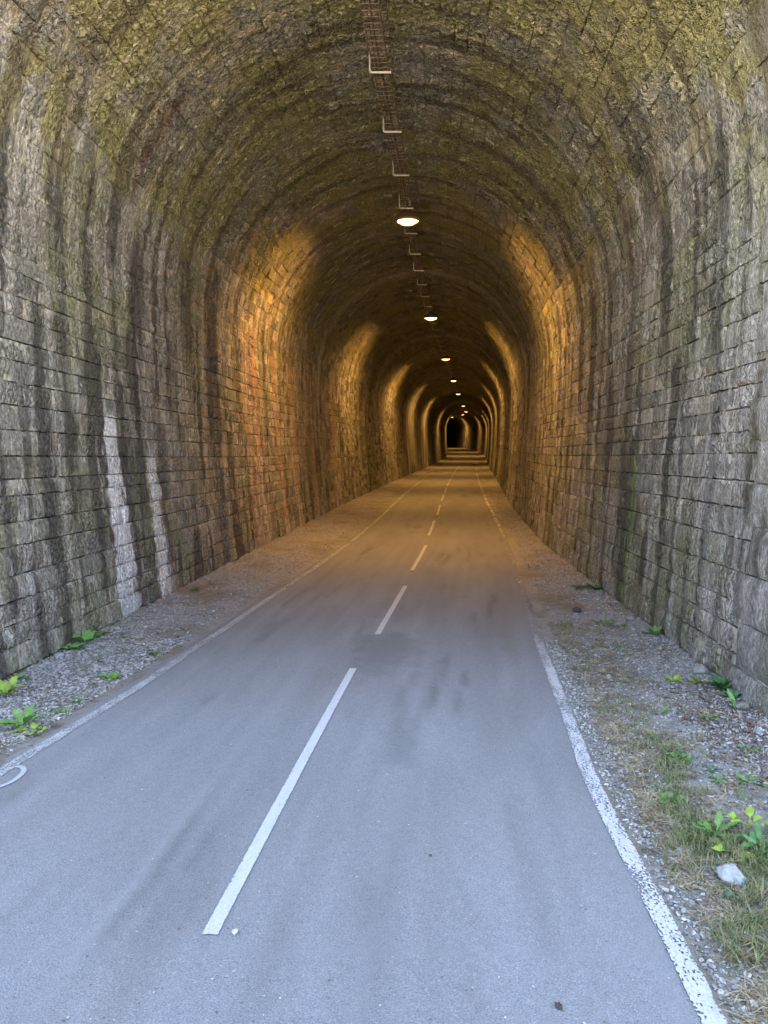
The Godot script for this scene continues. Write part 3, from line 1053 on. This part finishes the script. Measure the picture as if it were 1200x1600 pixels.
func weed(k: int, px: float, py: float, spec: Array, label: String, group: String) -> void:
	# spec: leaves, length, width, rise, droop, shape, colour
	var r := RandomNumberGenerator.new()
	r.seed = 900 + k * 13
	var o := empty("weed" if k == 0 else "weed_%03d" % k, ground_at(px, py) + Vector3(0, 0.002, 0), r.randf() * TAU)
	tag(o, label, "weed", group)
	for q in spec[0]:
		var col: Color = spec[6] * r.randf_range(0.8, 1.2)
		var m := leaf_mesh(r, spec[1] * r.randf_range(0.65, 1.15), spec[2] * r.randf_range(0.75, 1.15), spec[3] * r.randf_range(0.6, 1.25), spec[4], spec[5], col)
		var l := part("leaf", m, mats.leaf, o)
		l.rotation.y = TAU * (q + r.randf_range(-0.3, 0.3)) / spec[0]
		l.rotation.x = r.randf_range(-0.25, 0.25)

func build_weeds() -> void:
	var bright := Color(0.120, 0.215, 0.060)
	var lime := Color(0.23, 0.32, 0.055)
	var deep := Color(0.060, 0.145, 0.050)
	var blue := Color(0.085, 0.165, 0.085)
	var list := [
		[1118, 1312, [11, 0.125, 0.030, 0.85, 0.25, 1, Color(0.115, 0.205, 0.055)], "toothed rosette weed with the longest upright leaf, in the grass strip"],
		[1100, 1300, [8, 0.08, 0.032, 0.45, 0.20, 0, Color(0.11, 0.21, 0.06)], "broad-leaved weed pressed against the long toothed rosette"],
		[1172, 1300, [6, 0.11, 0.05, 0.7, 0.25, 2, lime], "yellow-green round-leaved weed on the open gravel"],
		[1060, 1190, [13, 0.075, 0.04, 0.6, 0.25, 2, bright], "low clover-like clump at the top of the grass strip"],
		[1045, 1250, [7, 0.085, 0.04, 0.6, 0.2, 0, bright], "small rosette growing inside the tall grass strip"],
		[1122, 1222, [7, 0.075, 0.03, 0.5, 0.25, 1, Color(0.12, 0.22, 0.07)], "small toothed weed on bare gravel, larger of two neighbours"],
		[1112, 1206, [5, 0.055, 0.025, 0.6, 0.25, 0, blue], "tiny weed on bare gravel beside a toothed weed"],
		[1172, 1232, [5, 0.09, 0.035, 0.35, 0.1, 0, bright], "weed with one pale leaf lying flat on the gravel"],
		[1104, 1134, [9, 0.085, 0.022, 0.6, 0.25, 1, bright], "compact fern-like tuft on the brown leaf litter"],
		[1149, 1116, [3, 0.13, 0.04, 1.25, 0.08, 0, Color(0.17, 0.29, 0.09)], "single upright pale leaf standing by the wall foot"],
		[1142, 1086, [16, 0.13, 0.05, 0.9, 0.2, 0, deep], "bushy dark green clump at the wall foot, largest there"],
		[1160, 1098, [9, 0.10, 0.045, 0.8, 0.2, 0, blue], "grey-green leafy clump under the wall beside the bushy one"],
		[1052, 1072, [6, 0.09, 0.04, 0.6, 0.25, 0, lime], "yellowish weed on the gravel ahead of the bushy clump"],
		[1092, 1076, [7, 0.085, 0.045, 0.5, 0.25, 0, Color(0.14, 0.19, 0.06)], "dull green weed between the yellowish weed and the wall"],
		[1032, 1118, [3, 0.085, 0.03, 0.9, 0.2, 0, bright], "three-leaved seedling alone on pale gravel"],
		[942, 978, [14, 0.14, 0.025, 0.5, 0.25, 1, bright], "spreading bright weed on the gravel below the algae streak"],
		[965, 984, [8, 0.12, 0.03, 0.45, 0.25, 1, deep], "dark spreading weed touching the bright one by the wall"],
		[905, 922, [12, 0.16, 0.05, 0.4, 0.2, 0, deep], "dark low creeper along the wall foot deeper in the tunnel"],
		[940, 926, [10, 0.15, 0.06, 0.6, 0.2, 0, deep], "dark leafy weed in the angle of wall and gravel"],
		[1054, 1002, [8, 0.10, 0.04, 0.95, 0.15, 0, bright], "upright weed growing straight from the wall foot"],
		[1014, 1000, [6, 0.08, 0.03, 0.5, 0.25, 0, Color(0.10, 0.16, 0.07)], "sparse weed a hand from the wall on grey gravel"],
		[966, 1016, [5, 0.06, 0.025, 0.5, 0.25, 0, bright], "tiny weed on the smooth gravel between verge and wall"],
		[1192, 1335, [10, 0.11, 0.035, 0.8, 0.2, 1, Color(0.09, 0.19, 0.07)], "leafy weed growing above the pale rock"],
		[1150, 1338, [5, 0.13, 0.045, 0.35, 0.1, 0, lime], "yellow-green leaves lying in the grass above the pale rock"],
		[1140, 1396, [4, 0.06, 0.03, 0.4, 0.2, 0, blue], "tiny grey-green weed below the pale rock"],
		[1172, 1184, [5, 0.06, 0.035, 0.5, 0.2, 2, Color(0.11, 0.20, 0.08)], "small round-leaved weed on brown litter by the wall"],
		[102, 1012, [5, 0.24, 0.085, 0.8, 0.25, 0, Color(0.12, 0.25, 0.07)], "large-leaved dock at the foot of the white-streaked wall"],
		[72, 1020, [8, 0.12, 0.055, 0.6, 0.2, 0, bright], "leafy weed in front of the large-leaved dock"],
		[130, 1004, [9, 0.10, 0.05, 0.7, 0.2, 0, Color(0.09, 0.20, 0.06)], "round weed between the dock and the wall foot"],
		[152, 1000, [8, 0.085, 0.04, 0.6, 0.2, 0, bright], "small bright weed just past the dock"],
		[174, 1062, [14, 0.085, 0.035, 0.7, 0.25, 2, Color(0.13, 0.29, 0.05)], "bright clover clump on the gravel near the asphalt"],
		[36, 1136, [8, 0.20, 0.06, 0.8, 0.25, 0, bright], "tall leafy weed on the strip of litter beside the asphalt"],
		[8, 1092, [6, 0.18, 0.07, 0.9, 0.2, 0, lime], "pale broad-leaved weed under the wall by the mouth"],
		[50, 1145, [6, 0.09, 0.06, 0.5, 0.2, 2, lime], "yellowish round-leaved weed at the asphalt edge"],
		[18, 1068, [5, 0.09, 0.04, 0.7, 0.2, 0, bright], "small weed at the wall foot by the grey slab"],
		[96, 1112, [5, 0.07, 0.035, 0.5, 0.2, 0, Color(0.12, 0.20, 0.06)], "sparse weed at the very edge of the asphalt"],
		[120, 1098, [5, 0.06, 0.03, 0.6, 0.2, 0, bright], "tiny weed near the asphalt edge among brown litter"],
		[152, 1038, [6, 0.07, 0.025, 0.6, 0.2, 1, Color(0.15, 0.20, 0.08)], "faded toothed weed amid the grey gravel"],
		[240, 1024, [10, 0.08, 0.02, 0.9, 0.3, 0, Color(0.10, 0.17, 0.06)], "thin-leaved weed by the asphalt further along the gravel verge"],
		[200, 1003, [8, 0.08, 0.025, 0.5, 0.25, 1, Color(0.14, 0.22, 0.07)], "pale toothed weed on the gravel across from the lime run"],
		[306, 928, [12, 0.11, 0.02, 0.9, 0.3, 0, Color(0.08, 0.13, 0.05)], "grassy tuft on the gravel past the second lime run"],
	]
	for k in list.size():
		weed(k, list[k][0], list[k][1], list[k][2], list[k][3], "weeds on the verges")

# ==================================================================== markings, gravel, grass, litter

func paint_patch(b: Batch, s0: float, s1: float, lat: Callable, width: float, cell: float, wear: Callable, tone: float) -> void:
	# paint left on the stones of the asphalt: small cells, the worn ones missing
	var n := int((s1 - s0) / cell)
	var m := int(maxf(2.0, width / (cell * 0.55)))
	for i in n:
		var sa := s0 + (s1 - s0) * i / n
		var sb := s0 + (s1 - s0) * (i + 1) / n
		for j in m:
			var ta := (j / float(m) - 0.5) * width
			var tb := ((j + 1) / float(m) - 0.5) * width
			var sm := (sa + sb) / 2.0
			var w: float = wear.call(sm, absf(ta + tb) / width)
			var g := 0.5 + 0.5 * n_fine.get_noise_2d(sm * 60.0, (lat.call(sm) + ta) * 75.0) + 0.3 * n_mid.get_noise_2d(sm * 6.0, ta * 14.0)
			if g < w - 0.22: continue
			var c := Color(0.50, 0.50, 0.49) * tone * (0.9 + 0.2 * g)
			if g < w: c = c.lerp(Color(0.375, 0.375, 0.375), 0.35 + 0.65 * (w - g) / 0.22)
			var y := 0.0045
			var pa: float = lat.call(sa)
			var pb: float = lat.call(sb)
			var q := []
			for e in [[sa, pa + ta], [sa, pa + tb], [sb, pb + tb], [sb, pb + ta]]:
				var js: float = e[0] + cell * 0.42 * n_fine.get_noise_2d(e[0] * 190.0, e[1] * 260.0 + 7.0)
				var jl: float = e[1] + cell * 0.26 * n_fine.get_noise_2d(e[0] * 190.0 + 31.0, e[1] * 260.0)
				q.append(on_road(js, jl, y))
			b.quad(q[0], q[1], q[2], q[3], c)

func flare(s: float, side: int) -> float:
	# the path widens a little towards the open air
	if side > 0: return 0.075 * clampf((3.7 - s) / 1.7, 0.0, 1.0)
	return 0.10 * (1.0 - smoothstep(3.0, 5.4, s))

func edge_at(s: float, side: int) -> float:
	if side < 0: return -1.62 - flare(s, -1) + 0.035 * n_mid.get_noise_2d(1.0, s * 1.1) + 0.012 * n_fine.get_noise_2d(3.0, s * 6.0)
	return 1.535 + flare(s, 1) + 0.045 * n_mid.get_noise_2d(7.0, s * 1.0) + 0.02 * n_fine.get_noise_2d(9.0, s * 6.0)

func road_drop(s: float, lat: float) -> float:
	var t := clampf(inverse_lerp(edge_at(s, -1), edge_at(s, 1), lat), 0.0, 1.0)
	return 0.028 * pow(absf(2.0 * t - 1.0), 30.0) + 0.02 * pow(absf(lat) / 1.6, 2.0)

func on_road(s: float, lat: float, up: float) -> Vector3:
	return Vector3(cr(s) + lat, cy(s) + 0.012 - road_drop(s, lat) + up, -s)

func build_markings() -> void:
	var road: Node3D = get_node("road")
	var starts := [2.38, 6.63, 10.45, 14.9, 19.4, 24.0, 28.3, 32.6, 36.9, 41.2, 45.5, 49.8, 54.1, 58.4, 62.7]
	for k in starts.size():
		var b := Batch.new()
		var s0: float = starts[k]
		var ln: float = [3.15, 2.55, 2.9][k] if k < 3 else 3.0
		var drift: float = [-0.02, 0.02, -0.01, -0.04, -0.02][k] if k < 5 else 0.0
		paint_patch(b, s0, s0 + ln, func(_s): return drift, 0.052, 0.008 if k == 0 else (0.014 if k < 3 else 0.05), func(_s, e): return 0.16 + 0.16 * smoothstep(0.75, 1.0, e), 0.92)
		part("lane_dash", b.mesh(), mats.paint, road)
	for side: int in [-1, 1]:
		var b := Batch.new()
		for seg in [[1.5, 4.6, 0.0065], [4.6, 9.0, 0.011], [9.0, 20.0, 0.03], [20.0, 80.0, 0.12]]:
			paint_patch(b, seg[0], seg[1], func(s): return side * (1.42 + flare(s, side)) + 0.012 * n_mid.get_noise_2d(side * 5.0, s * 0.5), 0.078, seg[2],
				func(s, e):
					var w := 0.50 + 0.25 * n_big.get_noise_2d(s * 0.9, side * 8.0) + 0.2 * smoothstep(0.6, 1.0, e)
					if side > 0:
						w -= 0.16 * (1.0 - smoothstep(2.6, 3.6, s))
						w += 0.55 * smoothstep(5.6, 7.4, s) * (1.0 - smoothstep(14.0, 17.0, s + 3.0 * n_mid.get_noise_2d(s, 3.0)))
						w += 0.3 * exp(-pow((s - 4.75) / 0.15, 2.0)) + 0.25 * exp(-pow((s - 2.72) / 0.12, 2.0))
						w += 0.35 * smoothstep(0.1, 0.4, n_mid.get_noise_2d(s * 0.7, 60.0)) * smoothstep(14.0, 16.0, s)
					else:
						w += 0.10 + 0.15 * smoothstep(0.0, 0.4, n_mid.get_noise_2d(s * 0.6, 33.0)) * smoothstep(9.0, 12.0, s)
					return w, 0.95 if side > 0 else 0.82)
		part("edge_line", b.mesh(), mats.paint, road)
	# a faint sprayed loop that runs off the edge line
	var loop := Batch.new()
	var pts := [[-22, 1236], [0, 1229], [14, 1224], [26, 1217], [35, 1209], [38, 1203], [34, 1198], [24, 1197]]
	var fine := []
	for k in pts.size() - 1:
		for q in 8:
			var t := q / 8.0
			fine.append(Vector2(lerpf(pts[k][0], pts[k + 1][0], t), lerpf(pts[k][1], pts[k + 1][1], t)))
	for k in fine.size() - 1:
		var a := ground_at(fine[k].x, fine[k].y)
		var c := ground_at(fine[k + 1].x, fine[k + 1].y)
		var dir := (c - a).normalized()
		var sidew := Vector3(-dir.z, 0, dir.x) * 0.013
		var q := []
		for p in [a + sidew, a - sidew, c - sidew, c + sidew]:
			q.append(on_road(-p.z, p.x - cr(-p.z), 0.0045))
		loop.quad(q[0], q[1], q[2], q[3], Color(0.385, 0.395, 0.40))
	part("sprayed_loop", loop.mesh(), mats.paint, road)

func scatter(called: String, meshes: Array, material: Material, spots: Array, label: String, category: String) -> void:
	# spots: [transform, colour]; one stuff object
	var root := empty(called, Vector3.ZERO)
	tag(root, label, category, "", "stuff")
	for k in meshes.size():
		var mm := MultiMesh.new()
		mm.transform_format = MultiMesh.TRANSFORM_3D
		mm.use_colors = true
		mm.mesh = meshes[k]
		var mine := []
		for q in range(k, spots.size(), meshes.size()):
			mine.append(spots[q])
		mm.instance_count = mine.size()
		for q in mine.size():
			mm.set_instance_transform(q, mine[q][0])
			mm.set_instance_color(q, mine[q][1])
		var o := MultiMeshInstance3D.new()
		o.name = called + "_pieces"
		o.multimesh = mm
		o.material_override = material
		o.set_meta("kind", "stuff")
		root.add_child(o, true)

func build_gravel() -> void:
	var meshes := []
	for k in 5:
		meshes.append(pebble_mesh(300 + k, 4, 6, 0.1, 0.6).mesh())
	for side: int in [-1, 1]:
		var spots := []
		for k in 52000:
			var s := 1.9 + pow(rng.randf(), 1.7) * 26.0 if k < 32000 else 1.7 + rng.randf() * 4.8
			var e := rng.randf()
			var g0 := 1.0
			var x0: float = cr(s) + side * 1.6
			var x1: float = cx(s) + side * (HALF_BASE + (0.0 if s > PORTAL_S else (PORTAL_S - s) * 0.5))
			var x := lerpf(x0, x1, pow(e, 0.8))
			if k >= 44000: x = cr(s) + side * ((1.475 if side > 0 else 1.6) + flare(s, side) + 0.36 * pow(rng.randf(), 1.2))
			var dens := n_big.get_noise_2d(x * 0.9 + 20.0, s * 0.9)
			if dens > 0.12 + 0.3 * rng.randf() and k < 32000: continue
			if side > 0 and absf(x - cr(s)) < 2.0 and s < 6.0 and rng.randf() < 0.5 and k < 44000: continue
			var size := 0.0038 + 0.009 * pow(rng.randf(), 3.0) + (0.010 * rng.randf() if rng.randf() < 0.06 else 0.0)
			if k >= 44000: g0 = rng.randf_range(0.45, 1.5)
			if k >= 32000: size = 0.0036 + 0.0085 * pow(rng.randf(), 2.0)
			if side < 0 and s < 9.0: size *= 1.25
			var g := rng.randf_range(0.5, 1.15) * g0
			var col := Color(0.37, 0.365, 0.35).lerp(Color(0.31, 0.27, 0.22), rng.randf() * 0.5) * g
			var basis := Basis(Vector3(rng.randf() - 0.5, 1, rng.randf() - 0.5).normalized(), rng.randf() * TAU).scaled_local(Vector3(size * rng.randf_range(0.8, 1.5), size * rng.randf_range(0.5, 0.9), size))
			spots.append([Transform3D(basis, Vector3(x, ground_height(x, s) + size * 0.3 + 0.001, -s)), col])
		if side < 0: scatter("gravel", meshes, mats.pebble, spots, "loose grey gravel under the white-streaked wall", "gravel")
		else: scatter("gravel", meshes, mats.pebble, spots, "loose grey gravel between the dry grass and the algae-streaked wall", "gravel")

func blade_tuft(seed_: int, blades: int, height: float, lean: float, width: float) -> ArrayMesh:
	var r := RandomNumberGenerator.new()
	r.seed = seed_
	var b := Batch.new()
	for k in blades:
		var a := r.randf() * TAU
		var out := Vector3(cos(a), 0, sin(a))
		var h := height * r.randf_range(0.5, 1.1)
		var l := lean * r.randf_range(0.4, 1.3) * height
		var base := Vector3(r.randf_range(-0.03, 0.03), 0, r.randf_range(-0.03, 0.03))
		var sidew := Vector3(-out.z, 0, out.x) * width
		var c := Color.WHITE * r.randf_range(0.75, 1.2)
		var m := base + out * l * 0.4 + Vector3(0, h * 0.65, 0)
		var t := base + out * l + Vector3(0, h, 0)
		b.quad(base - sidew, base + sidew, m + sidew * 0.8, m - sidew * 0.8, c)
		b.tri(m - sidew * 0.8, m + sidew * 0.8, t, c)
	return b.mesh()

func build_grass() -> void:
	# green grass: the strip beside the right edge line and a few tufts
	var meshes := []
	for k in 4:
		meshes.append(blade_tuft(70 + k, 9, 0.06, 0.9, 0.0019))
	var spots := []
	var areas := [[1045, 1190, 35, 42, 150], [1055, 1250, 30, 40, 130], [1090, 1310, 45, 45, 170], [1180, 1380, 40, 60, 200], [1180, 1460, 50, 50, 220], [1130, 1330, 40, 30, 90], [965, 1105, 24, 16, 40], [880, 985, 14, 8, 26], [985, 1140, 20, 20, 30], [1000, 1170, 30, 25, 40], [920, 1045, 14, 10, 20], [1190, 1330, 25, 30, 60], [100, 1000, 30, 8, 14], [240, 1025, 18, 8, 22], [306, 926, 14, 5, 18], [60, 1120, 50, 20, 22], [1000, 1105, 30, 20, 16]]
	for a in areas:
		for k in int(a[4] * 0.48):
			var p := ground_at(a[0] + rng.randfn() * a[2] * 0.6, a[1] + rng.randfn() * a[3] * 0.6)
			if absf(p.x - cr(-p.z)) < 1.57: continue
			var sc := rng.randf_range(0.5, 1.2)
			var col := Color(0.10, 0.16, 0.05).lerp(Color(0.30, 0.26, 0.13), pow(rng.randf(), 1.3))
			spots.append([Transform3D(Basis(Vector3.UP, rng.randf() * TAU).scaled(Vector3(sc, sc * rng.randf_range(0.6, 1.0), sc)), p), col])
	scatter("grass", meshes, mats.leaf, spots, "thin green grass along the edges of the asphalt", "grass")
	# straw: dead blades lying over the earth
	var straw := []
	for k in 3:
		straw.append(blade_tuft(90 + k, 8, 0.012, 5.5, 0.0019))
	spots = []
	for k in 3200:
		var side := 1 if rng.randf() < 0.8 else -1
		var s := 1.7 + pow(rng.randf(), 1.5) * 5.5
		var e := absf(rng.randfn()) * 0.30
		var x := cr(s) + side * (1.58 + e)
		if n_mid.get_noise_2d(x * 1.6, s * 1.6) < -0.3: continue
		var sc := rng.randf_range(0.5, 1.3)
		var col := Color(0.46, 0.38, 0.23).lerp(Color(0.14, 0.105, 0.065), rng.randf())
		spots.append([Transform3D(Basis(Vector3.UP, rng.randf() * TAU).scaled(Vector3(sc, sc, sc)), Vector3(x, ground_height(x, s) + 0.006, -s)), col])
	scatter("dry_grass", straw, mats.dry, spots, "dead straw-coloured grass matted beside the edge lines", "grass")

func build_litter() -> void:
	# fallen leaves: brown scraps on the verges and a few on the asphalt
	var meshes := []
	for k in 3:
		var r := RandomNumberGenerator.new()
		r.seed = 40 + k
		meshes.append(leaf_mesh(r, 1.0, 0.5, 0.15, 0.12, 0, Color.WHITE))
	var spots := []
	for k in 3600:
		var side := 1 if rng.randf() < 0.72 else -1
		var s: float
		var x: float
		if side > 0 and rng.randf() < 0.5:
			s = 3.4 + rng.randf() * 1.7
			x = cr(s) + 2.05 + rng.randf() * 0.75
		else:
			s = 2.0 + pow(rng.randf(), 1.2) * 22.0
			x = lerpf(cr(s) + side * 1.56, cx(s) + side * HALF_BASE, pow(rng.randf(), 1.6 if side < 0 else 1.0))
			if rng.randf() < 0.45: continue
		var len := rng.randf_range(0.012, 0.042)
		var basis := Basis(Vector3(rng.randf() - 0.5, 1.2, rng.randf() - 0.5).normalized(), rng.randf() * TAU).scaled_local(Vector3(len, len, len))
		var col := Color(0.20, 0.125, 0.08).lerp(Color(0.10, 0.065, 0.045), rng.randf())
		if rng.randf() < 0.12: col = Color(0.34, 0.26, 0.17)
		spots.append([Transform3D(basis, Vector3(x, ground_height(x, s) + 0.006, -s)), col])
	scatter("leaf_litter", meshes, mats.dry, spots, "brown leaf litter scattered on the verges", "litter")
	# crumbs of grit and leaf on the asphalt
	spots = []
	for k in 900:
		var s := 2.0 + pow(rng.randf(), 1.6) * 20.0
		var lat := rng.randf_range(-1.5, 1.45)
		if rng.randf() < 0.5 and s > 7.0: lat = rng.randf_range(0.6, 1.45)
		var len := rng.randf_range(0.004, 0.014)
		var col := Color(0.12, 0.10, 0.08) if rng.randf() < 0.55 else Color(0.50, 0.46, 0.38)
		var p := on_road(s, lat, 0.003)
		spots.append([Transform3D(Basis(Vector3.UP, rng.randf() * TAU).scaled(Vector3(len, len, len)), p), col])
	scatter("road_crumbs", meshes, mats.dry, spots, "tiny scraps of leaf and grit on the asphalt", "litter")
	# single things one can pick out
	for it in [[366, 1470, 0.040, Color(0.52, 0.49, 0.40), "pale dry leaf lying beside the longest lane dash"], [866, 1570, 0.035, Color(0.06, 0.05, 0.045), "dark shrivelled leaf on the asphalt near the edge line"], [671, 1340, 0.02, Color(0.07, 0.06, 0.06), "dark scrap lying on the asphalt between dash and edge line"]]:
		var r := RandomNumberGenerator.new()
		r.seed = it[0]
		var g := ground_at(it[0], it[1])
		var p := on_road(-g.z, g.x - cr(-g.z), 0.006)
		var o := part("fallen_leaf", leaf_mesh(r, it[2], it[2] * 0.6, 0.1, 0.15, 0, it[3]), mats.dry, self, p)
		o.rotation.y = it[0]
		tag(o, it[4], "leaf", "leaves fallen on the asphalt")
	# a twig at the edge of the grass
	var tb := Batch.new()
	var a := ground_at(1002, 1326) + Vector3(0, 0.012, 0)
	var e2 := ground_at(1030, 1334) + Vector3(0, 0.014, 0)
	tube(tb, [Vector3.ZERO, (e2 - a) * 0.5 + Vector3(0, 0.006, 0.003), e2 - a], 0.0045, 5, Color(0.10, 0.075, 0.055))
	var tw := part("twig", tb.mesh(), mats.pebble, self, a)
	tag(tw, "short dark twig lying in the straw by the edge line", "twig")
